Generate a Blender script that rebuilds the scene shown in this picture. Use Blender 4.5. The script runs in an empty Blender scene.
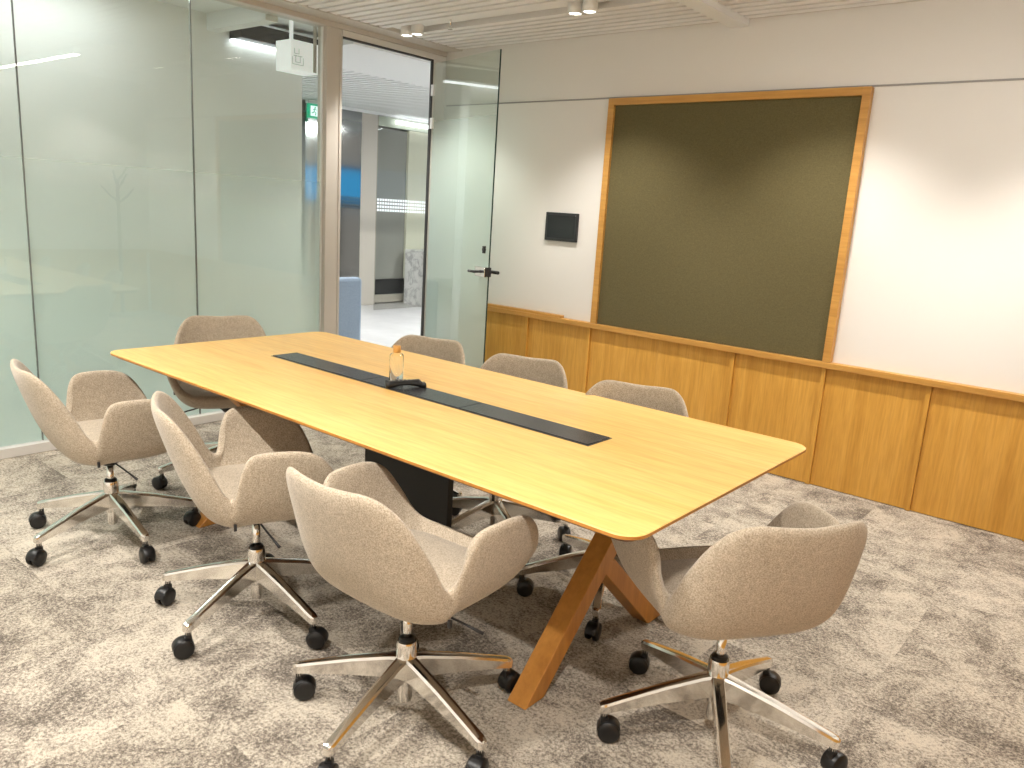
import bpy, bmesh, math, random
from math import sin, cos, pi, radians
from mathutils import Vector, Matrix, Euler
random.seed(4)
S = bpy.context.scene
COL = S.collection

# ---------------------------------------------------------------- camera / view / world
YAW, PITCH, ROLL, FPX, CAMH = 2.2552, 0.2185, 0.0633, 783.79, 1.464
cam = bpy.data.cameras.new('camera'); camo = bpy.data.objects.new('camera', cam); COL.objects.link(camo)
fwd = Vector((cos(YAW)*cos(PITCH), sin(YAW)*cos(PITCH), -sin(PITCH)))
rgt = Vector((sin(YAW), -cos(YAW), 0)); up = rgt.cross(fwd)
r2 = rgt*cos(ROLL) + up*sin(ROLL); u2 = -rgt*sin(ROLL) + up*cos(ROLL)
M = Matrix((r2, u2, -fwd)).transposed().to_4x4(); M.translation = (0, 0, CAMH)
camo.matrix_world = M
cam.sensor_width = 36; cam.lens = FPX/1024*36; cam.clip_start = 0.05
S.camera = camo
S.view_settings.view_transform = 'Standard'; S.view_settings.look = 'None'
S.view_settings.gamma = 1; S.view_settings.use_curve_mapping = False
S.view_settings.exposure = 0.25
w = bpy.data.worlds.new('world'); S.world = w; w.use_nodes = True
w.node_tree.nodes['Background'].inputs[0].default_value = (1, .97, .93, 1)
w.node_tree.nodes['Background'].inputs[1].default_value = 0.6

# light levels
SPOT_W = 43       # ceiling spotlights along the pinboard wall
SPOT_N = 66      # ceiling spotlights over the near walkway
LINE_E = 58       # hanging linear lamp over the table
CORR_E = 4       # corridor luminaires

# room numbers (metres; x along the table, y towards the pinboard wall)
XG, YW, XE, YL = -4.612, 4.55, 0.24, -1.0
ZC = 2.61
# ---------------------------------------------------------------- materials
def mat(name, col=(.8, .8, .8), rough=.5, metal=0, **kw):
    m = bpy.data.materials.new(name); m.use_nodes = True
    b = m.node_tree.nodes['Principled BSDF']
    b.inputs['Base Color'].default_value = (*col, 1); b.inputs['Roughness'].default_value = rough
    b.inputs['Metallic'].default_value = metal
    for k, v in kw.items(): b.inputs[k].default_value = v
    return m
def N(m, t, **kw):
    n = m.node_tree.nodes.new(t)
    for k, v in kw.items():
        if k in n.inputs.keys() if isinstance(k, str) else False: n.inputs[k].default_value = v
        else: setattr(n, k, v)
    return n
def L(m, a, b): m.node_tree.links.new(a, b)
def bsdf(m): return m.node_tree.nodes['Principled BSDF']
def ramp(m, stops):
    n = m.node_tree.nodes.new('ShaderNodeValToRGB'); e = n.color_ramp.elements
    while len(e) < len(stops): e.new(.5)
    for i, (p, c) in enumerate(stops): e[i].position = p; e[i].color = (*c, 1)
    return n
def noise(m, vec, scale, detail=4, rough=.6):
    n = m.node_tree.nodes.new('ShaderNodeTexNoise'); n.inputs['Scale'].default_value = scale
    n.inputs['Detail'].default_value = detail; n.inputs['Roughness'].default_value = rough
    if vec is not None: L(m, vec, n.inputs['Vector'])
    return n
def mapping(m, src, scale=(1, 1, 1), loc=(0, 0, 0)):
    n = m.node_tree.nodes.new('ShaderNodeMapping'); n.inputs['Scale'].default_value = scale
    n.inputs['Location'].default_value = loc; L(m, src, n.inputs['Vector']); return n.outputs[0]
def coords(m, kind='Object'):
    return m.node_tree.nodes.new('ShaderNodeTexCoord').outputs[kind]
def bump(m, h, strength=.2, dist=.002):
    n = m.node_tree.nodes.new('ShaderNodeBump'); n.inputs['Strength'].default_value = strength
    n.inputs['Distance'].default_value = dist; L(m, h, n.inputs['Height']); L(m, n.outputs[0], bsdf(m).inputs['Normal'])
def mixc(m, f, a, b, mode='MIX'):
    n = m.node_tree.nodes.new('ShaderNodeMix'); n.data_type = 'RGBA'; n.blend_type = mode
    for s, v in ((0, f), (6, a), (7, b)):
        if hasattr(v, 'links'): L(m, v, n.inputs[s])
        elif isinstance(v, tuple): n.inputs[s].default_value = (*v, 1)
        else: n.inputs[s].default_value = v
    return n.outputs[2]

def wood(name, c1, c2, c3, scale, rough=.4):
    m = mat(name, rough=rough); co = coords(m)
    n1 = noise(m, mapping(m, co, scale), 1.0, 6, .65)
    n2 = noise(m, mapping(m, co, tuple(s*5 for s in scale)), 1.0, 3, .6)
    r = ramp(m, [(.3, c1), (.52, c2), (.75, c3)]); L(m, n1.outputs[0], r.inputs[0])
    r2_ = ramp(m, [(.35, (.78, .74, .7)), (.6, (1, 1, 1))]); L(m, n2.outputs[0], r2_.inputs[0])
    L(m, mixc(m, .6, r.outputs[0], r2_.outputs[0], 'MULTIPLY'), bsdf(m).inputs['Base Color'])
    bump(m, n2.outputs[0], .08, .001)
    return m
OAKT = wood('oak_table', (.88, .52, .15), (.94, .60, .20), (.96, .655, .25), (1.2, 16, 16), .34)
OAKW = wood('oak_wall', (.60, .30, .045), (.70, .37, .065), (.76, .42, .09), (18, 18, 1.1), .45)
OAKX = wood('oak_rail', (.50, .245, .05), (.58, .30, .068), (.64, .35, .085), (1.1, 18, 18), .45)
OAKL = wood('oak_leg', (.42, .17, .03), (.52, .23, .045), (.58, .27, .06), (9, 9, 1.5), .42)
EDGE = mat('table_edge_shade', (.16, .07, .025), .5)  # dark brown puts the shade under the bevelled rim into the colour

FAB = mat('chair_fabric', rough=.95); co = coords(FAB)
n1 = noise(FAB, mapping(FAB, co, (1, 1, 1)), 260, 3, .7); n2 = noise(FAB, mapping(FAB, co, (1, 1, 1)), 45, 4, .6)
r = ramp(FAB, [(.3, (.27, .215, .15)), (.5, (.49, .41, .31)), (.7, (.68, .585, .46))]); L(FAB, n1.outputs[0], r.inputs[0])
r_ = ramp(FAB, [(.3, (.86, .85, .84)), (.7, (1, 1, 1))]); L(FAB, n2.outputs[0], r_.inputs[0])
L(FAB, mixc(FAB, 1.0, r.outputs[0], r_.outputs[0], 'MULTIPLY'), bsdf(FAB).inputs['Base Color'])
bump(FAB, n1.outputs[0], .35, .002)
bsdf(FAB).inputs['Sheen Weight'].default_value = .25

ALU = mat('polished_aluminium', (.86, .84, .81), .13, 1)
BLK = mat('black_plastic', (.006, .006, .0065), .38)
BLKM = mat('black_metal', (.02, .02, .022), .4)
STRIP = mat('cable_flap_black', (.04, .042, .046), .27)
WHITE = mat('white_wall_paint', (.80, .775, .74), .6)
n_ = noise(WHITE, coords(WHITE), 180, 2); bump(WHITE, n_.outputs[0], .05, .001)
WHITEC = mat('white_coat', (.82, .82, .80), .4)
SLAT = mat('ceiling_slat', (.84, .825, .81), .5)
VOID = mat('ceiling_void', (.13, .125, .12), .9)
ALG = mat('frame_taupe', (.56, .52, .47), .4)
SEAL = mat('dark_seal', (.04, .04, .04), .5)
PALEF = mat('pale_frame', (.72, .70, .67), .45)

CARP = mat('carpet_tiles', rough=1.0); co = coords(CARP)
snap = N(CARP, 'ShaderNodeVectorMath', operation='SNAP'); snap.inputs[1].default_value = (.5, .5, 10); L(CARP, co, snap.inputs[0])
wn = N(CARP, 'ShaderNodeTexWhiteNoise', noise_dimensions='3D'); L(CARP, snap.outputs[0], wn.inputs['Vector'])
sc = N(CARP, 'ShaderNodeVectorMath', operation='SCALE'); L(CARP, wn.outputs['Color'], sc.inputs[0]); sc.inputs['Scale'].default_value = 9
ad = N(CARP, 'ShaderNodeVectorMath', operation='ADD'); L(CARP, co, ad.inputs[0]); L(CARP, sc.outputs[0], ad.inputs[1])
nb = noise(CARP, ad.outputs[0], 3.2, 12, .80); nb.inputs['Distortion'].default_value = .35
nf = noise(CARP, co, 95, 6, .88)
nh = noise(CARP, co, 330, 3, .7)
mx = N(CARP, 'ShaderNodeMath', operation='MULTIPLY_ADD'); L(CARP, nf.outputs[0], mx.inputs[0]); mx.inputs[1].default_value = 1.25
L(CARP, nb.outputs[0], mx.inputs[2])
mx2 = N(CARP, 'ShaderNodeMath', operation='SUBTRACT'); L(CARP, mx.outputs[0], mx2.inputs[0]); mx2.inputs[1].default_value = .625
r = ramp(CARP, [(.34, (.11, .092, .075)), (.425, (.235, .20, .165)), (.50, (.42, .37, .305)), (.60, (.64, .575, .475))]); L(CARP, mx2.outputs[0], r.inputs[0])
r_ = ramp(CARP, [(.25, (.62, .62, .62)), (.6, (1.08, 1.08, 1.08))]); L(CARP, nh.outputs[0], r_.inputs[0])
tn = ramp(CARP, [(0, (.92, .915, .90)), (1, (1.02, 1.02, 1.02))]); L(CARP, wn.outputs['Value'], tn.inputs[0])
c_ = mixc(CARP, 1.0, r.outputs[0], r_.outputs[0], 'MULTIPLY')
L(CARP, mixc(CARP, 1.0, c_, tn.outputs[0], 'MULTIPLY'), bsdf(CARP).inputs['Base Color'])
bump(CARP, nh.outputs[0], .6, .004)

FELT = mat('olive_fabric', rough=.95); co = coords(FELT)
n1 = noise(FELT, mapping(FELT, co, (90, 90, 420)), 1, 3, .7); n2 = noise(FELT, mapping(FELT, co, (420, 420, 90)), 1, 3, .7)
a_ = N(FELT, 'ShaderNodeMath', operation='ADD'); L(FELT, n1.outputs[0], a_.inputs[0]); L(FELT, n2.outputs[0], a_.inputs[1])
r = ramp(FELT, [(.0, (.075, .062, .022)), (1, (.155, .128, .055))])
d_ = N(FELT, 'ShaderNodeMath', operation='MULTIPLY_ADD'); L(FELT, a_.outputs[0], d_.inputs[0]); d_.inputs[1].default_value = 1.2; d_.inputs[2].default_value = -.7
L(FELT, d_.outputs[0], r.inputs[0]); L(FELT, r.outputs[0], bsdf(FELT).inputs['Base Color']); bump(FELT, a_.outputs[0], .3, .001)

def emis(name, col, e):
    m = mat(name, (0, 0, 0), .5); b = bsdf(m)
    b.inputs['Emission Color'].default_value = (*col, 1); b.inputs['Emission Strength'].default_value = e
    return m
LINE = emis('lamp_diffuser', (1, .95, .88), LINE_E)
CLED = emis('corridor_led', (.93, .97, 1), CORR_E)
CPAN = emis('corridor_fill', (.95, .98, 1), 60); CPANS = emis('corridor_fill_dim', (.95, .98, 1), 9)  # glow of the added, unseen corridor fill panels
SPOTD = emis('spot_lens', (1, .95, .87), 9)
EXITG = emis('exit_green', (0, .42, .22), .9)
EXITW = emis('exit_white', (.8, 1, .95), 1.2)
BLUE = emis('blue_screen', (.05, .38, .8), 2.2)
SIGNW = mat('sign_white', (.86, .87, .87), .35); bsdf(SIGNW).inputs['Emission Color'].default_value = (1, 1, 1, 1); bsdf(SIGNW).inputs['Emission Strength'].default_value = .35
ICON = mat('icon_grey', (.66, .67, .70), .5)

def glass(name, film_col, z0, z1, a0, a1, tint=(.93, .965, .945), gl=1.0):
    """clear pane with a frosted film whose density changes with height between z0 (density a0) and z1 (density a1)"""
    m = bpy.data.materials.new(name); m.use_nodes = True; t = m.node_tree
    for n in list(t.nodes): t.nodes.remove(n)
    out = t.nodes.new('ShaderNodeOutputMaterial'); mo = t.nodes.new('ShaderNodeMixShader'); mf = t.nodes.new('ShaderNodeMixShader')
    tr = t.nodes.new('ShaderNodeBsdfTransparent'); tr.inputs[0].default_value = (*tint, 1)
    gs = t.nodes.new('ShaderNodeBsdfGlossy'); gs.inputs['Roughness'].default_value = .01; gs.inputs['Color'].default_value = (gl, gl, gl, 1)
    fr = t.nodes.new('ShaderNodeFresnel')
    gb = t.nodes.new('ShaderNodeNewGeometry'); ir = t.nodes.new('ShaderNodeMapRange'); ir.inputs[3].default_value = 1.54; ir.inputs[4].default_value = 1/1.54
    t.links.new(gb.outputs['Backfacing'], ir.inputs[0]); t.links.new(ir.outputs[0], fr.inputs[0])
    df = t.nodes.new('ShaderNodeBsdfDiffuse'); df.inputs[0].default_value = (*film_col, 1)
    tl = t.nodes.new('ShaderNodeBsdfTranslucent'); tl.inputs[0].default_value = (*film_col, 1)
    fm = t.nodes.new('ShaderNodeMixShader'); fm.inputs[0].default_value = .5
    t.links.new(df.outputs[0], fm.inputs[1]); t.links.new(tl.outputs[0], fm.inputs[2])
    g = t.nodes.new('ShaderNodeNewGeometry'); sp = t.nodes.new('ShaderNodeSeparateXYZ'); t.links.new(g.outputs['Position'], sp.inputs[0])
    mr = t.nodes.new('ShaderNodeMapRange'); mr.interpolation_type = 'SMOOTHSTEP'
    for i, v in enumerate((z0, z1, a0, a1)): mr.inputs[1+i].default_value = v
    t.links.new(sp.outputs[2], mr.inputs[0])
    t.links.new(mr.outputs[0], mf.inputs[0]); t.links.new(tr.outputs[0], mf.inputs[1]); t.links.new(fm.outputs[0], mf.inputs[2])
    t.links.new(fr.outputs[0], mo.inputs[0]); t.links.new(mf.outputs[0], mo.inputs[1]); t.links.new(gs.outputs[0], mo.inputs[2])
    t.links.new(mo.outputs[0], out.inputs[0]); return m
FROST = glass('frosted_gradient_glass', (.80, .94, .91), .5, 2.15, .97, .0)
FROSTD = glass('frosted_door_glass', (.76, .89, .86), 1.3, 2.45, .95, .10)
CLEAR = glass('clear_glass', (.6, .7, .66), 9, 10, 0, 0)
SMOKE = glass('smoked_glass', (.2, .2, .19), 9, 10, 0, 0, tint=(.9, .9, .88), gl=.15)
JOINT = mat('joint_grey', (.16, .17, .165), .5)
EDGEG = mat('glass_edge', (.02, .05, .045), .2)

# ---------------------------------------------------------------- helpers
def link(o, parent=None):
    COL.objects.link(o)
    if parent is not None: o.parent = parent
    return o
def obj(name, bm, m, parent=None, smooth=False, loc=None, rot=None):
    me = bpy.data.meshes.new(name); bmesh.ops.recalc_face_normals(bm, faces=bm.faces[:]); bm.to_mesh(me); bm.free()
    for k in (m if isinstance(m, (list, tuple)) else [m]): me.materials.append(k)
    if smooth:
        for p in me.polygons: p.use_smooth = True
    o = bpy.data.objects.new(name, me); link(o, parent)
    if loc: o.location = loc
    if rot: o.rotation_euler = rot
    return o
def smooth_angle(o, deg=35):
    me = o.data
    for p in me.polygons: p.use_smooth = True
    bm = bmesh.new(); bm.from_mesh(me)
    for e in bm.edges:
        e.smooth = len(e.link_faces) == 2 and e.calc_face_angle(0) < radians(deg)
    bm.to_mesh(me); bm.free(); return o
def thing(name, label, cat, loc=(0, 0, 0), rz=0, group=None):
    o = bpy.data.objects.new(name, None); o.empty_display_size = .1; link(o)
    o.location = loc; o.rotation_euler = (0, 0, rz); tag(o, label, cat, group); return o
def tag(o, label, cat, group=None):
    o['label'] = label; o['category'] = cat
    if group: o['group'] = group
    return o
def struct(o): o['kind'] = 'structure'; return o
def sroot(name, loc=(0, 0, 0)):
    o = bpy.data.objects.new(name, None); o.empty_display_size = .1; link(o); o.location = loc; return struct(o)
def bx(bm, x0, x1, y0, y1, z0, z1, bev=0, seg=2, mi=0):
    vs = [bm.verts.new(p) for p in ((x0, y0, z0), (x1, y0, z0), (x1, y1, z0), (x0, y1, z0), (x0, y0, z1), (x1, y0, z1), (x1, y1, z1), (x0, y1, z1))]
    fs = [bm.faces.new([vs[i] for i in f]) for f in ((3, 2, 1, 0), (4, 5, 6, 7), (0, 1, 5, 4), (1, 2, 6, 5), (2, 3, 7, 6), (3, 0, 4, 7))]
    for f in fs: f.material_index = mi
    if bev:
        es = list({e for f in fs for e in f.edges})
        rr = bmesh.ops.bevel(bm, geom=es, offset=bev, segments=seg, affect='EDGES', profile=.5)
        for f in rr['faces']: f.material_index = mi
    return bm
def box(x0, x1, y0, y1, z0, z1, bev=0): return bx(bmesh.new(), x0, x1, y0, y1, z0, z1, bev)
def lathe(bm, prof, c=(0, 0, 0), seg=24, axis='z', mi=0, cap=True):
    rings = []
    for r, h in prof:
        ring = []
        for i in range(seg):
            a = 2*pi*i/seg; p = (r*cos(a), r*sin(a), h)
            if axis == 'x': p = (p[2], p[0], p[1])
            elif axis == 'y': p = (p[1], p[2], p[0])
            ring.append(bm.verts.new(Vector(p)+Vector(c)))
        rings.append(ring)
    for a, b in zip(rings, rings[1:]):
        for i in range(seg):
            f = bm.faces.new((a[i], a[(i+1) % seg], b[(i+1) % seg], b[i])); f.material_index = mi; f.smooth = True
    if cap:
        f = bm.faces.new(rings[0][::-1]); f.material_index = mi
        f = bm.faces.new(rings[-1]); f.material_index = mi
    return bm
def tube(bm, pts, rad, seg=10, mi=0):
    pts = [Vector(p) for p in pts]; rings = []
    n = len(pts); rad = rad if isinstance(rad, (list, tuple)) else [rad]*n
    t0 = (pts[1]-pts[0]).normalized(); ref = Vector((0, 0, 1)) if abs(t0.z) < .9 else Vector((1, 0, 0))
    for i, p in enumerate(pts):
        t = (pts[min(i+1, n-1)]-pts[max(i-1, 0)]).normalized()
        u = t.cross(ref).normalized(); v = u.cross(t)
        rings.append([bm.verts.new(p+(u*cos(2*pi*k/seg)+v*sin(2*pi*k/seg))*rad[i]) for k in range(seg)])
    for a, b in zip(rings, rings[1:]):
        for k in range(seg):
            f = bm.faces.new((a[k], a[(k+1) % seg], b[(k+1) % seg], b[k])); f.material_index = mi; f.smooth = True
    f = bm.faces.new(rings[0][::-1]); f.material_index = mi; f = bm.faces.new(rings[-1]); f.material_index = mi
    return bm
def prism(bm, poly, z0, z1, mi=0):
    a = [bm.verts.new((x, y, z0)) for x, y in poly]; b = [bm.verts.new((x, y, z1)) for x, y in poly]; n = len(poly)
    for i in range(n): bm.faces.new((a[i], a[(i+1) % n], b[(i+1) % n], b[i])).material_index = mi
    bm.faces.new(a[::-1]).material_index = mi; bm.faces.new(b).material_index = mi
    return bm
def rrect(x0, x1, y0, y1, r, seg=8):
    P = []
    for cx, cy, a0 in ((x1-r, y1-r, 0), (x0+r, y1-r, 90), (x0+r, y0+r, 180), (x1-r, y0+r, 270)):
        for k in range(seg+1):
            a = radians(a0+90*k/seg); P.append((cx+r*cos(a), cy+r*sin(a)))
    return P

# ---------------------------------------------------------------- room shell
struct(obj('floor', box(XG-.06, XE+.1, YL-.1, YW+.1, -.1, 0), CARP))
struct(obj('wall_right', box(XG+.015, XE+.1, YW, YW+.12, 0, 2.95), WHITE))
struct(obj('wall_left', box(XG-.1, XE+.1, YL-.12, YL, 0, 2.95), WHITE))
struct(obj('wall_front', box(XE, XE+.12, YL-.12, YW+.12, 0, 2.95), WHITE))
ceil = struct(obj('ceiling', box(XG-.06, XE+.1, YL-.1, YW+.1, 2.84, 2.92), VOID))
# white slats hung below the ceiling, running along the room; a flat band at y=3.88
bm = bmesh.new(); y = YL+.03; k = 0
while y < YW-.03:
    if not (3.78 < y < 3.95 or .22 < y < .39):
        bx(bm, -4.40, -2.235, y-.026, y+.026, ZC, ZC+.05)
        bx(bm, -2.125, XE-.005, y-.026, y+.026, ZC, ZC+.05)
    y += .0815
obj('slat_panel', bm, SLAT, ceil)
for yy in (3.80, .245):
    for xa, xb in ((-4.40, -2.235), (-2.125, XE-.005)): obj('service_band', box(xa, xb, yy, yy+.12, ZC+.02, ZC+.05), SLAT, ceil)
obj('cross_beam', box(-2.235, -2.125, YL+.001, YW-.001, ZC-.035, ZC+.06), WHITEC, ceil)
obj('edge_strip', box(-4.40, XE-.005, YW-.03, YW-.001, ZC+.005, ZC+.05), ALG, ceil)
# header above glass wall
bm = bmesh.new(); bx(bm, -4.56, -4.395, YL, YW-.001, 2.605, 2.84); bx(bm, -4.68, -4.555, YL, YW-.001, 2.573, 2.84, .004)
head = struct(obj('trim_1', bm, ALG))

# glass partition wall
gw = sroot('wall_back', (XG, 0, 0))
for (a, b) in ((YL+.001, .60), (.606, 1.575), (1.581, 2.500), (2.506, 3.425)):
    o = obj('glass_pane', box(-.006, .006, a, b, .06, 2.60), [CLEAR, FROST], gw)
    for p in o.data.polygons:
        if p.normal.x < -.9: p.material_index = 1
for yj in (.603, 1.578, 2.503):
    obj('pane_joint', box(-.007, .007, yj-.0022, yj+.0022, .06, 2.572), JOINT, gw)
obj('floor_channel', box(-.035, .035, YL+.001, 3.425, 0.001, .055, .003), PALEF, gw)
bm = bmesh.new(); bx(bm, -.05, .05, 3.430, 3.552, 0.001, 2.573, .004); bx(bm, .02, .055, 3.535, 3.556, 0.001, 2.53, .002)
obj('post', bm, ALG, gw)
obj('post_seal', box(-.012, .012, 3.4235, 3.431, .06, 2.57), WHITEC, gw)
# door with frame, leaf swung into the room
dr = sroot('door_1', (XG, 0, 0))
bm = bmesh.new(); bx(bm, .015, .05, 4.412, 4.546, 0.001, 2.53, .003); bx(bm, .015, .05, 3.557, 4.546, 2.531, 2.572, .003)
obj('door_frame', bm, PALEF, dr)
bm = bmesh.new(); bx(bm, .03, .052, 4.400, 4.412, 0.001, 2.518); bx(bm, .03, .052, 3.556, 4.412, 2.519, 2.531)
obj('door_seal', bm, SEAL, dr)
hx, hy = .075, 4.40
ang = math.atan2(4.185-4.40, (-3.70-XG)-hx)
lf = obj('door_leaf', box(0, .875, -.005, .005, .012, 2.50), [CLEAR, FROSTD], dr, loc=(hx, hy, 0), rot=(0, 0, ang))
for p in lf.data.polygons:
    if p.normal.y > .9: p.material_index = 1
obj('leaf_edge', box(.875, .878, -.005, .005, .012, 2.50), EDGEG, lf)
for z in (2.31, 2.07, .35):
    obj('hinge', box(-.028, .012, -.010, .010, z-.04, z+.04, .003), WHITEC, lf)
obj('lock_plate', box(.735, .862, -.028, .012, .985, 1.055, .004), ALU, lf)
bm = bmesh.new(); tube(bm, [(.80, -.028, 1.02), (.80, -.065, 1.02), (.805, -.075, 1.02), (.735, -.08, 1.02)], .0095)
obj('door_handle', bm, BLKM, lf)
bm = bmesh.new(); tube(bm, [(.83, .012, 1.02), (.83, .055, 1.02), (.835, .062, 1.02), (.90, .065, 1.02)], .012); bx(bm, .866, .884, -.014, .014, .99, 1.055)
obj('latch', bm, BLKM, lf)
bm = bmesh.new(); lathe(bm, [(.013, -.012), (.013, .012)], (.805, 0, 1.175), 16, 'y'); bx(bm, .795, .815, -.011, .011, 1.15, 1.2)
obj('coat_knob', bm, BLKM, lf)

# wainscot on the pinboard wall
wz = sroot('trim_2', (0, YW, 0))
seams = [-4.13, -3.581, -3.025, -2.482, -1.956, -1.406, -.859, -.31, .235]
for a, b in zip(seams, seams[1:]):
    bm = bmesh.new(); bx(bm, a+(.012 if a != -2.482 else .001), b-(.014 if b != -2.482 else .001), -.022, -.002, .004, .698); obj('wood_panel', bm, OAKW, wz)
for s in seams[1:-1]:
    if s == -2.482: continue
    obj('batten', box(s-.014, s+.010, -.038, -.002, .004, .699), OAKW, wz)
obj('backing', box(-4.13, .235, -.004, -.001, .004, .698), BLKM, wz)
obj('cap_rail', box(-4.14, .235, -.055, -.001, .699, .7325, .002), OAKX, wz)
obj('ledge_strip', box(-3.98, -3.27, -.045, -.002, .7325, .750, .002), OAKX, wz)
struct(obj('baseboard_right', box(-4.56, -4.14, YW-.014, YW-.001, .001, .06), PALEF))
struct(obj('trim_3', box(-4.54, XE-.001, YW-.007, YW-.001, 2.212, 2.221), mat('groove_grey', (.33, .32, .31), .6)))
# plaster above the groove stands slightly proud
for nm, a in (('trim_4', (XE-.055, XE-.001, YL+.1, YW-.06, .699, .7325)),):
    struct(obj(nm, box(*a), OAKX))
struct(obj('trim_5', box(XE-.022, XE-.002, YL+.1, YW-.06, .002, .698), OAKW))

# pinboard
pb = thing('pinboard', 'large olive green fabric pinboard in an oak frame on the white wall', 'pinboard', (0, YW, 0))
obj('fabric_panel', box(-2.968, -1.421, -.028, -.002, .7345, 2.165), FELT, pb)
bm = bmesh.new()
bx(bm, -3.012, -2.968, -.05, -.002, .7345, 2.208, .0015); bx(bm, -1.421, -1.378, -.05, -.002, .7345, 2.208, .0015); bx(bm, -2.968, -1.421, -.05, -.002, 2.165, 2.208, .0015)
obj('frame', bm, OAKX, pb)
# room booking tablet
tb = thing('wall_tablet', 'small black touch screen tablet on the white wall left of the green pinboard', 'tablet', (-3.343, YW, 1.366))
obj('housing', box(-.139, .139, -.022, -.002, -.098, .098, .004), BLKM, tb)
obj('screen', box(-.118, .118, -.0235, -.0215, -.078, .078), mat('screen_glass', (.02, .022, .024), .12), tb)
bm = bmesh.new(); lathe(bm, [(.003, -.0238), (.003, -.0205)], (.122, 0, .082), 10, 'y'); obj('camera_dot', bm, mat('dot_grey', (.3, .3, .32), .3), tb)

# ---------------------------------------------------------------- table
X0, X1, Y0, Y1 = -3.565, -.8305, 1.4957, 2.6565
tbl = thing('conference_table', 'long oak conference table with crossed wooden legs on the grey carpet', 'table', (-2.198, 2.076, 0))
ox, oy = 2.198, -2.076
bm = bmesh.new()
prof = [(0.03, .712), (.008, .7255), (0, .729), (0, .7375), (.003, .74)]
rings = []
for ins, z in prof:
    rings.append([bm.verts.new((x+ox, y+oy, z)) for x, y in rrect(X0+ins, X1-ins, Y0+ins, Y1-ins, .065-ins)])
for i, (a, b) in enumerate(zip(rings, rings[1:])):
    n = len(a)
    for k in range(n):
        f = bm.faces.new((a[k], a[(k+1) % n], b[(k+1) % n], b[k])); f.material_index = (1, 1, 2, 0)[i]
bm.faces.new(rings[0][::-1]).material_index = 1; bm.faces.new(rings[-1])
obj('tabletop', bm, [OAKT, EDGE, OAKL], tbl)
for a, b in ((-3.088, -2.464), (-2.460, -1.908), (-1.904, -1.332)):
    obj('cable_flap', box(a+ox, b+ox, 2.036+oy, 2.166+oy, .7385, .7445, .0012), STRIP, tbl)
obj('flap_surround', box(-3.094+ox, -1.326+ox, 2.030+oy, 2.172+oy, .7300, .7412), BLKM, tbl)
bm = bmesh.new(); bx(bm, -2.41+ox, -1.925+ox, 2.022+oy, 2.05+oy, .004, .711, .003)
obj('cable_column', bm, mat('column_black', (.012, .012, .012), .55), tbl)
# crossed legs: a plank pair at each end, halved where they cross
for xc in (-1.275, -3.12):
    for s in (-1, 1):
        bm = bmesh.new(); wy = .046; hx_ = .036 if s < 0 else .0355
        zt, yt = (.711, -s*.335) if s*(xc+2.2) < 0 else (.350, 0)   # the second plank of each pair butts against the first
        yb = s*(.352 if zt > .5 else .375)
        P = [(xc-hx_, yb-wy, .002), (xc+hx_, yb-wy, .002), (xc+hx_, yb+wy, .002), (xc-hx_, yb+wy, .002),
             (xc-hx_, yt-wy, zt), (xc+hx_, yt-wy, zt), (xc+hx_, yt+wy, zt), (xc-hx_, yt+wy, zt)]
        vs = [bm.verts.new((x+ox, y, z)) for x, y, z in P]
        for f in ((3, 2, 1, 0), (4, 5, 6, 7), (0, 1, 5, 4), (1, 2, 6, 5), (2, 3, 7, 6), (3, 0, 4, 7)): bm.faces.new([vs[i] for i in f])
        bmesh.ops.bevel(bm, geom=bm.edges[:], offset=.002, segments=1, affect='EDGES')
        obj('leg', bm, OAKL, tbl)
obj('under_rail', box(-3.08+ox, -1.315+ox, -.16, -.12, .68, .711), BLKM, tbl)
obj('under_rail', box(-3.08+ox, -1.315+ox, .12, .16, .68, .711), BLKM, tbl)

# ---------------------------------------------------------------- chairs
def catmull(P, n):
    """closed Catmull-Rom through P with n samples per span"""
    out = []; m = len(P)
    for i in range(m):
        p0, p1, p2, p3 = (Vector(P[(i+j-1) % m]) for j in range(4))
        for k in range(n):
            t = k/n
            out.append(.5*((2*p1)+(-p0+p2)*t+(2*p0-5*p1+4*p2-p3)*t*t+(-p0+3*p1-3*p2+p3)*t**3))
    return out
# rim: (forward, side, height) from front centre round the left side to the back centre
HALF = [(.270, 0, .450), (.266, .12, .452), (.255, .205, .462), (.240, .262, .505), (.205, .296, .575), (.160, .308, .630), (.100, .312, .655),
        (.015, .311, .659), (-.055, .303, .650), (-.085, .286, .604), (-.096, .266, .545), (-.106, .254, .502), (-.130, .253, .520), (-.172, .251, .590),
        (-.232, .229, .682), (-.278, .194, .741), (-.310, .148, .767), (-.326, .082, .766)]
RIM = HALF + [(-.330, 0, .762)] + [(f, -s, z) for f, s, z in HALF[:0:-1]]
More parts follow.
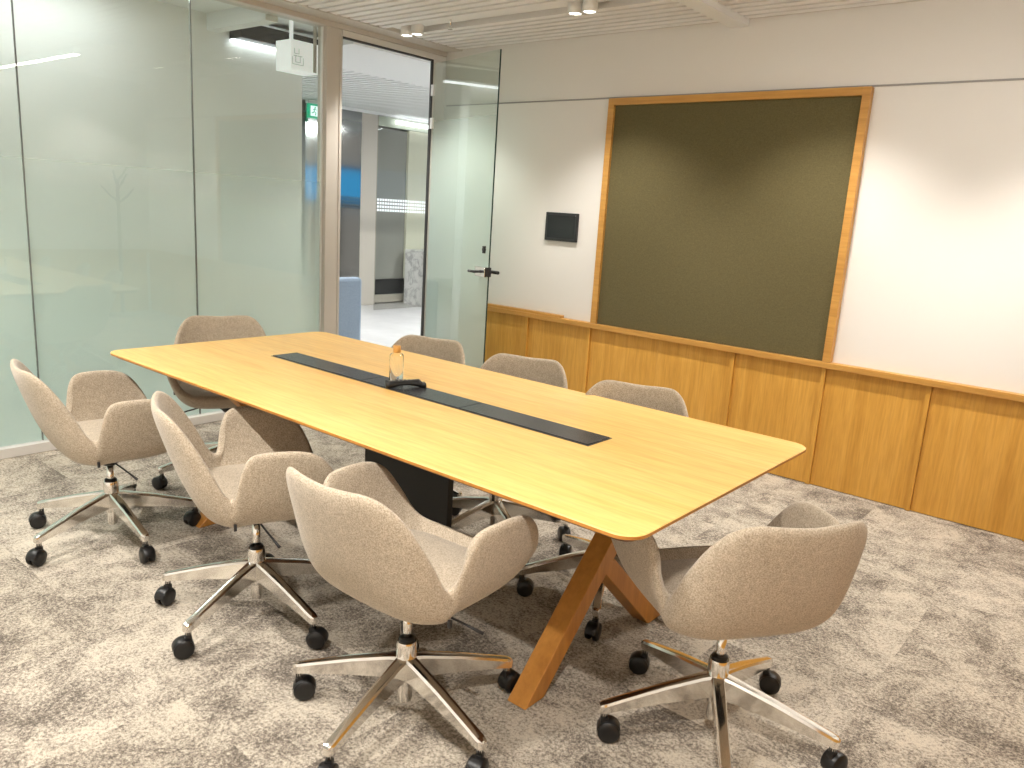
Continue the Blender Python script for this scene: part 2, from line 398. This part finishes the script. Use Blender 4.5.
# matching outline where the shell turns up from the seat
def seat_out(f, s):
    a = math.atan2(s, f+.01); e = 4.0
    ca, sa = abs(cos(a)), abs(sin(a)); rx = .235 if cos(a) > 0 else .205; ry = .262
    r = ((ca/rx)**e+(sa/ry)**e)**(-1/e)
    return r*cos(a)-.01, r*sin(a)
def shell_bm():
    bm = bmesh.new(); rim = catmull(RIM, 3); T = 12; rings = []
    for P2 in rim:
        ef, es = seat_out(P2.x, P2.y)
        # blend turning point by side angle
        k = 1.0
        A = Vector((ef*.30, es*.30, .372)); B = Vector((ef*.84, es*.84, .366)); D = Vector((ef*1.04, es*1.04, .40))
        col = []
        for j in range(T+1):
            t = j/T; q = A*(1-t)**3+B*3*t*(1-t)**2+D*3*t*t*(1-t)+P2*t**3
            col.append(bm.verts.new(q))
        rings.append(col)
    n = len(rings)
    for i in range(n):
        a, b = rings[i], rings[(i+1) % n]
        for j in range(T): bm.faces.new((a[j], b[j], b[j+1], a[j+1]))
    c = bm.verts.new((0, 0, .372))
    for i in range(n): bm.faces.new((c, rings[(i+1) % n][0], rings[i][0]))
    return bm
def cushion_bm():
    bm = bmesh.new(); n = 64
    prof = [(.55, .405), (.88, .41), (.96, .425), (.975, .440), (.945, .455), (.86, .463), (.60, .467), (.25, .468)]
    rings = []
    for sc_, z in prof:
        ring = []
        for i in range(n):
            a = 2*pi*i/n; f, s = seat_out(cos(a), sin(a))
            zz = z - (.02*max(0, (f-.12)/.12) if z > .41 else 0)*sc_
            ring.append(bm.verts.new((f*sc_*.955+.012, s*sc_*.90, zz)))
        rings.append(ring)
    for a, b in zip(rings, rings[1:]):
        for i in range(n): bm.faces.new((a[i], a[(i+1) % n], b[(i+1) % n], b[i]))
    bm.faces.new(rings[0][::-1]); bm.faces.new(rings[-1]); return bm
def leg_star():
    bm = bmesh.new()
    for k in range(5):
        a = radians(72*k); R_ = Matrix.Rotation(a, 4, 'Z')
        st = []
        for t, zt, h, wt, wb in ((.018, .200, .070, .021, .016), (.05, .194, .068, .0185, .0135), (.16, .168, .054, .0165, .012), (.27, .137, .038, .0155, .0125), (.325, .121, .030, .0155, .0135), (.338, .117, .028, .013, .012), (.344, .112, .020, .009, .008)):
            x = t
            pts = [(x, -wb, zt-h), (x, -wt, zt-.008), (x, -wt*.75, zt-.001), (x, 0, zt+.001), (x, wt*.75, zt-.001), (x, wt, zt-.008), (x, wb, zt-h)]
            st.append([bm.verts.new(R_ @ Vector(p)) for p in pts])
        for p_, q_ in zip(st, st[1:]):
            for i in range(7): bm.faces.new((p_[i], p_[(i+1) % 7], q_[(i+1) % 7], q_[i]))
        bm.faces.new(st[0][::-1]); bm.faces.new(st[-1])
        tube(bm, [R_ @ Vector((.328, 0, .10)), R_ @ Vector((.328, 0, .078))], .010, 10)
    lathe(bm, [(.024, .11), (.030, .13), (.030, .235), (.027, .246)], seg=24)
    lathe(bm, [(.018, .055), (.021, .065), (.021, .13)], seg=20)
    return bm
def caster_bm():
    bm = bmesh.new()
    for s in (-1, 1):
        lathe(bm, [(.010, s*.004), (.0285, s*.005), (.0315, s*.009), (.0315, s*.019), (.026, s*.024), (.012, s*.025)], (.016, 0, .033), 24, 'y')
    # hood over the twin wheels
    n = 12; P = [(.016+cos(radians(5+185*k/n))*.034, .033+sin(radians(5+185*k/n))*.034) for k in range(n+1)]
    rings = []
    for y_, sc_ in ((-.0195, .97), (-.018, 1), (.018, 1), (.0195, .97)):
        rings.append([bm.verts.new((.016+(x-.016)*sc_, y_, .033+(z-.033)*sc_)) for x, z in P])
    for a, b in zip(rings, rings[1:]):
        for i in range(n): bm.faces.new((a[i], a[i+1], b[i+1], b[i]))
    bx(bm, -.010, .012, -.010, .010, .050, .072, .002)
    lathe(bm, [(.010, .06), (.010, .086)], (0, 0, 0), 12)
    return bm
random.seed(11)
def make_chair():
    t = thing('swivel_chair', 'x', 'chair', group='beige swivel chairs around the table')
    sh = obj('shell', shell_bm(), FAB, t, smooth=True)
    so = sh.modifiers.new('thick', 'SOLIDIFY'); so.thickness = .030; so.offset = -1; so.use_even_offset = False
    sb = sh.modifiers.new('sub', 'SUBSURF'); sb.levels = 1; sb.render_levels = 2
    cu = obj('seat_cushion', cushion_bm(), FAB, t, smooth=True)
    bm = bmesh.new(); lathe(bm, [(.024, .318), (.034, .330), (.040, .350), (.040, .362)], seg=20); bx(bm, -.09, .10, -.05, .05, .358, .370, .002)
    obj('seat_mount', bm, BLK, t)
    bm = bmesh.new(); lathe(bm, [(.0135, .20), (.0135, .32)], seg=20); obj('gas_lift', bm, ALU, t)
    bm = bmesh.new(); lathe(bm, [(.0235, .245), (.0235, .2545), (.018, .257), (.0136, .258)], seg=24); obj('collar', bm, BLK, t)
    base = smooth_angle(obj('star_base', leg_star(), ALU, t), 30)
    for k in range(5):
        a = radians(72*k)
        obj('caster', caster_bm() if k == 0 else bmesh.new(), BLK, base, smooth=False)
    cs = [c for c in base.children]; me = cs[0].data
    for k, c in enumerate(cs):
        if c.data is not me:
            old = c.data; c.data = me; bpy.data.meshes.remove(old)
        a = radians(72*k); c.location = (.328*cos(a), .328*sin(a), 0); c.rotation_euler = (0, 0, random.uniform(0, 2*pi))
    smooth_angle(cs[0], 40)
    bm = bmesh.new(); tube(bm, [(-.01, -.03, .352), (.0, -.12, .350), (.02, -.20, .335), (.035, -.25, .322)], [.0035, .0035, .0035, .005]); obj('height_lever', bm, BLKM, t)
    bm = bmesh.new()
    bx(bm, -.104, -.094, -.250, -.240, .393, .415, .002)
    obj('seam_tab', bm, BLKM, t)
    return t, base
def copy_chair(src):
    c = src.copy(); COL.objects.link(c)
    for ch in src.children:
        d = ch.copy(); COL.objects.link(d); d.parent = c
        for g in ch.children:
            h = g.copy(); COL.objects.link(h); h.parent = d
    return c
CH = [  # x, y, heading, star angle, lift, label
    (-3.259, 1.363, 81, 69, 0, 'beige fabric chair at the left edge of the photo, nearest the glass wall'),
    (-2.292, 1.442, 66, 0, .028, 'beige fabric chair between the leftmost chair and the large foreground chair'),
    (-1.478, 1.410, 92, 66, .03, 'largest beige fabric chair, in the foreground before the black cable column'),
    (-.787, 1.985, 145, 13, .015, 'beige fabric chair at the near right table end, seen from behind'),
    (-3.560, 2.085, -24, 40, .05, 'shaded beige chair at the far table end against the glass wall'),
    (-2.745, 2.52, -74, 20, .033, 'beige chair across the table in front of the open glass door'),
    (-2.125, 2.54, -72, 45, .033, 'beige chair across the table, middle one of the three backs there'),
    (-1.485, 2.47, -72, 10, .033, 'beige chair across the table nearest the viewer, under the green pinboard'),
]
proto, _b = make_chair()
chairs = [proto]+[copy_chair(proto) for _ in CH[1:]]
for c, (x, y, h, sa, dz, lab) in zip(chairs, CH):
    c.location = (x, y, 0); c.rotation_euler = (0, 0, radians(h)); c['label'] = lab
    for ch in c.children:
        if ch.name.startswith('star_base'):
            ch.rotation_euler = (0, 0, radians(sa-h))
            for g in ch.children: g.rotation_euler = (0, 0, random.uniform(0, 2*pi))
        elif not ch.name.startswith('collar'): ch.location.z = dz

# ---------------------------------------------------------------- things on the table
bt = thing('bottle', 'clear glass bottle with a golden cap standing on the oak table', 'bottle', (-2.370, 2.146, .7447))
GL = mat('bottle_glass', (1, 1, 1), .02, 0); bsdf(GL).inputs['Transmission Weight'].default_value = 1; bsdf(GL).inputs['IOR'].default_value = 1.3
bm = bmesh.new(); lathe(bm, [(.026, .001), (.029, .004), (.029, .105), (.026, .113), (.014, .117), (.0125, .119), (.0125, .128)], seg=28)
obj('glass_body', bm, GL, bt)
bm = bmesh.new(); lathe(bm, [(.0145, .1195), (.0155, .121), (.0155, .147), (.0135, .149)], seg=24); obj('cap', bm, mat('gold_cap', (.75, .40, .12), .35, .4), bt)
hs = thing('telephone_handset', 'black curved telephone handset lying on the cable flap beside the bottle', 'handset', (-2.262, 2.100, .7447), radians(58))
bm = bmesh.new(); st = []
for t in range(15):
    u = t/14; x = -.080+.160*u; arch = .011*sin(pi*min(1, max(0, (u-.12)/.80)))
    h = .030-.014*sin(pi*min(1, u*1.1)) if u < .9 else .018; wv = .024-.006*sin(pi*u)
    z0 = arch*.95 if u > .12 else 0
    st.append([bm.verts.new(p) for p in ((x, -wv*.8, z0), (x, -wv, z0+h*.35), (x, -wv*.75, z0+h), (x, wv*.75, z0+h), (x, wv, z0+h*.35), (x, wv*.8, z0))])
for a, b in zip(st, st[1:]):
    for i in range(6): bm.faces.new((a[i], a[(i+1) % 6], b[(i+1) % 6], b[i]))
bm.faces.new(st[0][::-1]); bm.faces.new(st[-1])
o = obj('body', bm, BLK, hs, smooth=True)
bm = bmesh.new()
for k in range(4): bx(bm, -.042+.017*k, -.031+.017*k, -.009, .009, .020, .0315-.0005*k, .001)
obj('button', bm, mat('button_grey', (.08, .08, .085), .4), hs)

# ---------------------------------------------------------------- lamps of the room
def spot_fixture(x, y, label, power=None, cone=104):
    t = thing('ceiling_spotlight', label, 'spotlight', (x, y, 2.565), group='white ceiling spotlights')
    bm = bmesh.new(); lathe(bm, [(.034, .006), (.040, 0), (.043, .001), (.043, .060), (.040, .0635)], seg=28, cap=False)
    lathe(bm, [(.0001, .0635), (.040, .0635)], seg=28, cap=False); obj('housing', bm, WHITEC, t)
    bm = bmesh.new(); lathe(bm, [(.0001, .006), (.034, .0061)], seg=28, cap=False); obj('lens', bm, SPOTD, t)
    l = bpy.data.lights.new('spot', 'SPOT'); l.energy = power or SPOT_W; l.color = (1, .95, .885); l.spot_size = radians(cone); l.spot_blend = .7; l.shadow_soft_size = .03
    lo = bpy.data.objects.new('bulb', l); link(lo, t); lo.location = (0, 0, -.012)
for px in (-4.26, -2.86, -1.55, -.25):
    nm = {-4.26: 'next to the glass wall header', -2.86: 'beside the ceiling beam', -1.55: 'over the near table end', -.25: 'over the photographer'}[px]
    spot_fixture(px, 3.86, 'left white ceiling spotlight of the pair '+nm)
    spot_fixture(px+.10, 3.86, 'right white ceiling spotlight of the pair '+nm)
for px in (-4.26, -2.86, -1.55, -.25):
    nm = {-4.26: 'nearest the glass wall', -2.86: 'second from the glass wall', -1.55: 'third from the glass wall', -.25: 'nearest the near wall'}[px]
    spot_fixture(px, .30, 'left white ceiling spotlight over the near walkway, pair '+nm, SPOT_N, 128)
    spot_fixture(px+.10, .30, 'right white ceiling spotlight over the near walkway, pair '+nm, SPOT_N, 128)
ll = thing('linear_lamp', 'long white linear lamp hung from the ceiling along the table', 'lamp', (-.75, 3.05, 2.53))
obj('profile', box(-.95, .95, -.03, .03, .004, .06, .003), WHITEC, ll)
obj('diffuser', box(-.94, .94, -.022, .022, -.002, .004), LINE, ll)
for x in (-.9, .9): obj('cable', tube(bmesh.new(), [(x, 0, .06), (x, 0, .305)], .0015, 6), ALU, ll)
sp = thing('sprinkler', 'small metal sprinkler head hanging from the slatted ceiling near the glass wall', 'sprinkler', (-3.84, 3.85, 2.60))
bm = bmesh.new(); lathe(bm, [(.007, -.01), (.007, .045)], seg=12); lathe(bm, [(.016, -.032), (.016, -.030)], seg=16); tube(bm, [(.010, 0, -.01), (.012, 0, -.02), (.006, 0, -.03)], .002, 6); tube(bm, [(-.010, 0, -.01), (-.012, 0, -.02), (-.006, 0, -.03)], .002, 6)
obj('head', bm, ALU, sp)

# coat tree in the far corner beside the camera (seen only mirrored in the glass wall)
ct = thing('coat_tree', 'slim branching coat tree mirrored faintly in the left glass wall', 'coat stand', (-.02, 4.08, 0))
bm = bmesh.new(); tube(bm, [(0, 0, .02), (0, 0, 1.52)], [.022, .018], 12); lathe(bm, [(.17, .001), (.17, .012), (.03, .025)], seg=28)
obj('trunk', bm, mat('coat_grey', (.13, .125, .12), .5), ct)
for z, a, l in ((1.10, 20, .2), (1.12, 200, .2), (1.26, 100, .17), (1.28, 300, .17), (1.42, 60, .17), (1.44, 215, .19), (1.5, 150, .13)):
    bm = bmesh.new(); c_, s_ = cos(radians(a)), sin(radians(a))
    tube(bm, [(0, 0, z), (c_*l*.5, s_*l*.5, z+.07), (c_*l, s_*l, z+.17)], [.013, .012, .009], 10)
    obj('branch', bm, bpy.data.materials['coat_grey'], ct)

# ---------------------------------------------------------------- corridor beyond the glass
CF = mat('corridor_concrete', rough=.35); n1 = noise(CF, coords(CF), 3, 6); r = ramp(CF, [(.3, (.40, .39, .375)), (.7, (.50, .49, .475))]); L(CF, n1.outputs[0], r.inputs[0]); L(CF, r.outputs[0], bsdf(CF).inputs['Base Color'])
CW = mat('corridor_white', (.78, .79, .77), .6)
XW, XF, CZ = -5.40, -8.75, 2.65
struct(obj('floor_corridor', box(-14, XG-.06, -3, 14, -.1, 0), CF))
struct(obj('wall_corridor', box(XW-.25, XW, -1.4, 3.83, 0, CZ), CW))
cc = struct(obj('ceiling_corridor', box(-14, XG-.075, -3, 14, CZ+.12, CZ+.2), CW))
bm = bmesh.new()
bx(bm, XW, XG-.075, -1.4, 3.05, CZ, CZ+.12); bx(bm, XW, XG-.075, 3.05, 3.14, CZ-.11, CZ+.12); bx(bm, XW, XG-.075, 3.14, 4.0, CZ+.02, CZ+.12)
obj('soffit', bm, CW, cc)
bm = bmesh.new(); y = 4.1
while y < 9.6: bx(bm, XF-.2, -6.3, y-.03, y+.03, CZ, CZ+.05); y += .10
obj('slat_panel', bm, CW, cc)
bm = bmesh.new(); bx(bm, -6.3, XG-.09, 4.0, 9.6, CZ, CZ+.119); bx(bm, -5.16, -5.0, 4.0, 9.5, CZ-.05, CZ)
obj('cross_beam', bm, CW, cc)
ln = thing('corridor_linear_light', 'black trunking with a white light strip on the corridor wall behind the glass', 'light', (XW, 0, 0))
obj('trunking', box(.004, .16, 3.22, 4.08, 2.515, CZ-.03), BLKM, ln)
obj('light_strip', box(.01, .05, 3.22, 4.08, 2.500, 2.515), CLED, ln)
# lift lobby wall
STEEL = mat('brushed_steel', (.34, .34, .33), .10, 1); n1 = noise(STEEL, mapping(STEEL, coords(STEEL), (1, 1.6, 1.0)), 1.0, 0); bump(STEEL, n1.outputs[0], .12, .05)
GREY = mat('grey_stone', (.46, .42, .36), .4); DGREY = mat('dark_plinth', (.02, .02, .02), .3); MID = mat('mid_grey', (.30, .30, .275), .3)
lw = sroot('wall_lobby', (XF, 0, 0))
obj('stone_pier', box(-.2, 0, 7.17, 7.46, 0, CZ+.1), GREY, lw)
obj('dark_end', box(-.2, -.0, 4.2, 6.255, 0, CZ+.1), mat('lobby_dark', (.05, .048, .044), .4), lw)
obj('steel_panel', box(-.2, 0, 6.26, 7.165, 0.02, CZ-.02), STEEL, lw)
obj('fascia', box(-.2, .02, 6.26, 9.6, CZ-.035, CZ+.1), CW, lw)
obj('recess_panel', box(-.25, -.06, 7.465, 8.05, .36, 2.46), MID, lw)
obj('plinth_dark', box(-.25, -.03, 7.17, 8.05, .14, .36), DGREY, lw)
obj('plinth_grey', box(-.25, -.03, 7.17, 8.05, .02, .135), GREY, lw)
obj('pale_wall', box(-.25, -.02, 8.055, 9.6, .0, 2.48), mat('pale_yellow', (.72, .72, .58), .5), lw)
obj('clerestory', box(-.25, -.02, 7.465, 9.6, 2.485, CZ-.04), mat('pale_green', (.55, .60, .50), .4), lw)
ls = thing('lobby_light_strip', 'bright linear light strip high on the lobby wall seen through the doorway', 'light', (XF, 0, 0))
obj('light_strip', box(.022, .06, 7.75, 9.4, 2.535, 2.585), CLED, ls)
mb = thing('marble_counter', 'white marble block standing by the lobby wall seen through the doorway', 'counter', (-8.4, 8.25, 0))
MAR = mat('white_marble', rough=.25); n1 = noise(MAR, coords(MAR), 5, 8, .7); n1.inputs['Distortion'].default_value = 1.5; r = ramp(MAR, [(.42, (.55, .55, .55)), (.5, (.82, .82, .81)), (.6, (.85, .85, .84))]); L(MAR, n1.outputs[0], r.inputs[0]); L(MAR, r.outputs[0], bsdf(MAR).inputs['Base Color'])
obj('slab', box(-.3, .12, -.27, .8, 0, .80, .005), MAR, mb)
gs = thing('lobby_glass_screen', 'clear lobby glass screen with a dotted white band seen through the doorway', 'glass screen', (-8.2, 0, 0))
obj('glass_sheet', box(-.006, .006, 6.98, 8.6, .02, 2.55), SMOKE, gs)
bm = bmesh.new()
for zz in (1.335, 1.38, 1.425, 1.47):
    for k in range(34): bx(bm, .007, .009, 6.99+.045*k, 6.99+.045*k+.03, zz, zz+.03)
obj('dot_band', bm, mat('dot_white', (.8, .85, .85), .5), gs)
# green exit sign
ex = thing('exit_sign', 'green emergency exit sign with white running figure beyond the glass wall', 'sign', (-8.5, 6.27, 2.50))
obj('housing', box(-.02, .02, -.16, .20, -.085, .085, .004), EXITG, ex)
obj('pictogram_ground', box(.021, .023, -.13, -.02, -.06, .06), EXITW, ex); obj('arrow', box(.021, .023, .08, .17, -.012, .012), EXITW, ex)
bm = bmesh.new(); lathe(bm, [(.011, .0235), (.011, .0245)], (0, -.065, .042), 12, 'x'); tube(bm, [(.024, -.070, .03), (.024, -.080, -.005), (.024, -.055, -.02), (.024, -.06, -.05)], .006, 6); tube(bm, [(.024, -.080, -.005), (.024, -.10, -.025), (.024, -.115, -.02)], .006, 6); tube(bm, [(.024, -.095, .015), (.024, -.07, .028), (.024, -.045, .012)], .005, 6)
obj('running_figure', bm, EXITG, ex)
obj('ceiling_bracket', box(-.012, .012, -.15, .19, .085, .125), ALG, ex)
# blue video screen on the lobby's other side, mirrored in the steel
vs = thing('video_screen', 'blue video screen mirrored in the brushed steel lobby panel', 'screen', (-5.0, 9.6, 1.72))
obj('display', box(-.02, .0, -1.2, 1.4, -.33, .30), BLUE, vs)
obj('bezel', box(.0, .05, -1.25, 1.45, -.38, .35), BLKM, vs)
obj('stand', box(.005, .045, -.1, .1, -1.719, -.38), BLKM, vs); obj('foot', box(-.2, .25, -.4, .4, -1.72, -1.70), BLKM, vs)
# blue-grey sofa back
sf = thing('lounge_sofa', 'blue grey upholstered lounge sofa back standing outside the doorway', 'sofa', (-6.02, 4.62, 0))
SOFA = mat('sofa_fabric', rough=.9); n1 = noise(SOFA, coords(SOFA), 120, 3); r = ramp(SOFA, [(.3, (.20, .26, .33)), (.7, (.30, .37, .45))]); L(SOFA, n1.outputs[0], r.inputs[0]); L(SOFA, r.outputs[0], bsdf(SOFA).inputs['Base Color'])
obj('backrest', box(-.06, .06, -.75, .31, .03, .735, .03), SOFA, sf)
obj('seat', box(-.72, -.065, -.73, .29, .12, .42, .03), SOFA, sf)
for x in (-.66, -.12):
    for y_ in (-.68, .25): obj('foot', lathe(bmesh.new(), [(.015, .001), (.018, .13)], (x, y_, 0), 12), BLKM, sf)
# hanging room sign box
sg = thing('hanging_sign', 'white hanging box sign with a faint grey pictogram outside the glass', 'sign', (-4.95, 3.42, 2.40), radians(0))
obj('box_body', box(-.08, .10, -.07, .165, -.095, .10, .004), SIGNW, sg)
bm = bmesh.new()
def fr(y0, y1, z0, z1, t=.004):
    bx(bm, .1005, .1025, y0, y1, z0, z0+t); bx(bm, .1005, .1025, y0, y0+t, z0, z1); bx(bm, .1005, .1025, y1-t, y1, z0, z1)
fr(-.06, .03, -.06, -.01); fr(-.035, .005, -.045, .0); bx(bm, .1005, .1025, -.05, .02, -.005, 0); fr(-.045, -.005, .01, .045)
obj('pictogram', bm, ICON, sg)
bm = bmesh.new(); bx(bm, -.008, .008, -.01, .012, .105, .265); obj('hanger', bm, SIGNW, sg)
obj('hanger', box(.106, .112, .105, .130, -.09, .265), ALG, sg)
# fill light panels added out of view to brighten the corridor
for (x, y_, nm) in ((-5.02, .4, 'along the glass wall, left part'), (-5.02, 1.9, 'along the glass wall, right part'), (-5.6, 6.9, 'beyond the doorway near the pinboard wall'), (-5.6, 8.6, 'farthest along the lobby'), (-7.8, 4.4, 'behind the white corridor wall')):
    c = thing('corridor_fill_panel', 'flat unseen fill light panel added in the corridor '+nm, 'light', (x, y_, CZ-.02))
    sx = .12 if x > -5.5 else .3
    obj('diffuser', box(-sx, sx, -.45, .45, .0, .008), CPANS if x > -5.2 else CPAN, c)
    obj('rim', box(-sx-.01, sx+.01, -.46, .46, .008, .0195), WHITEC, c)
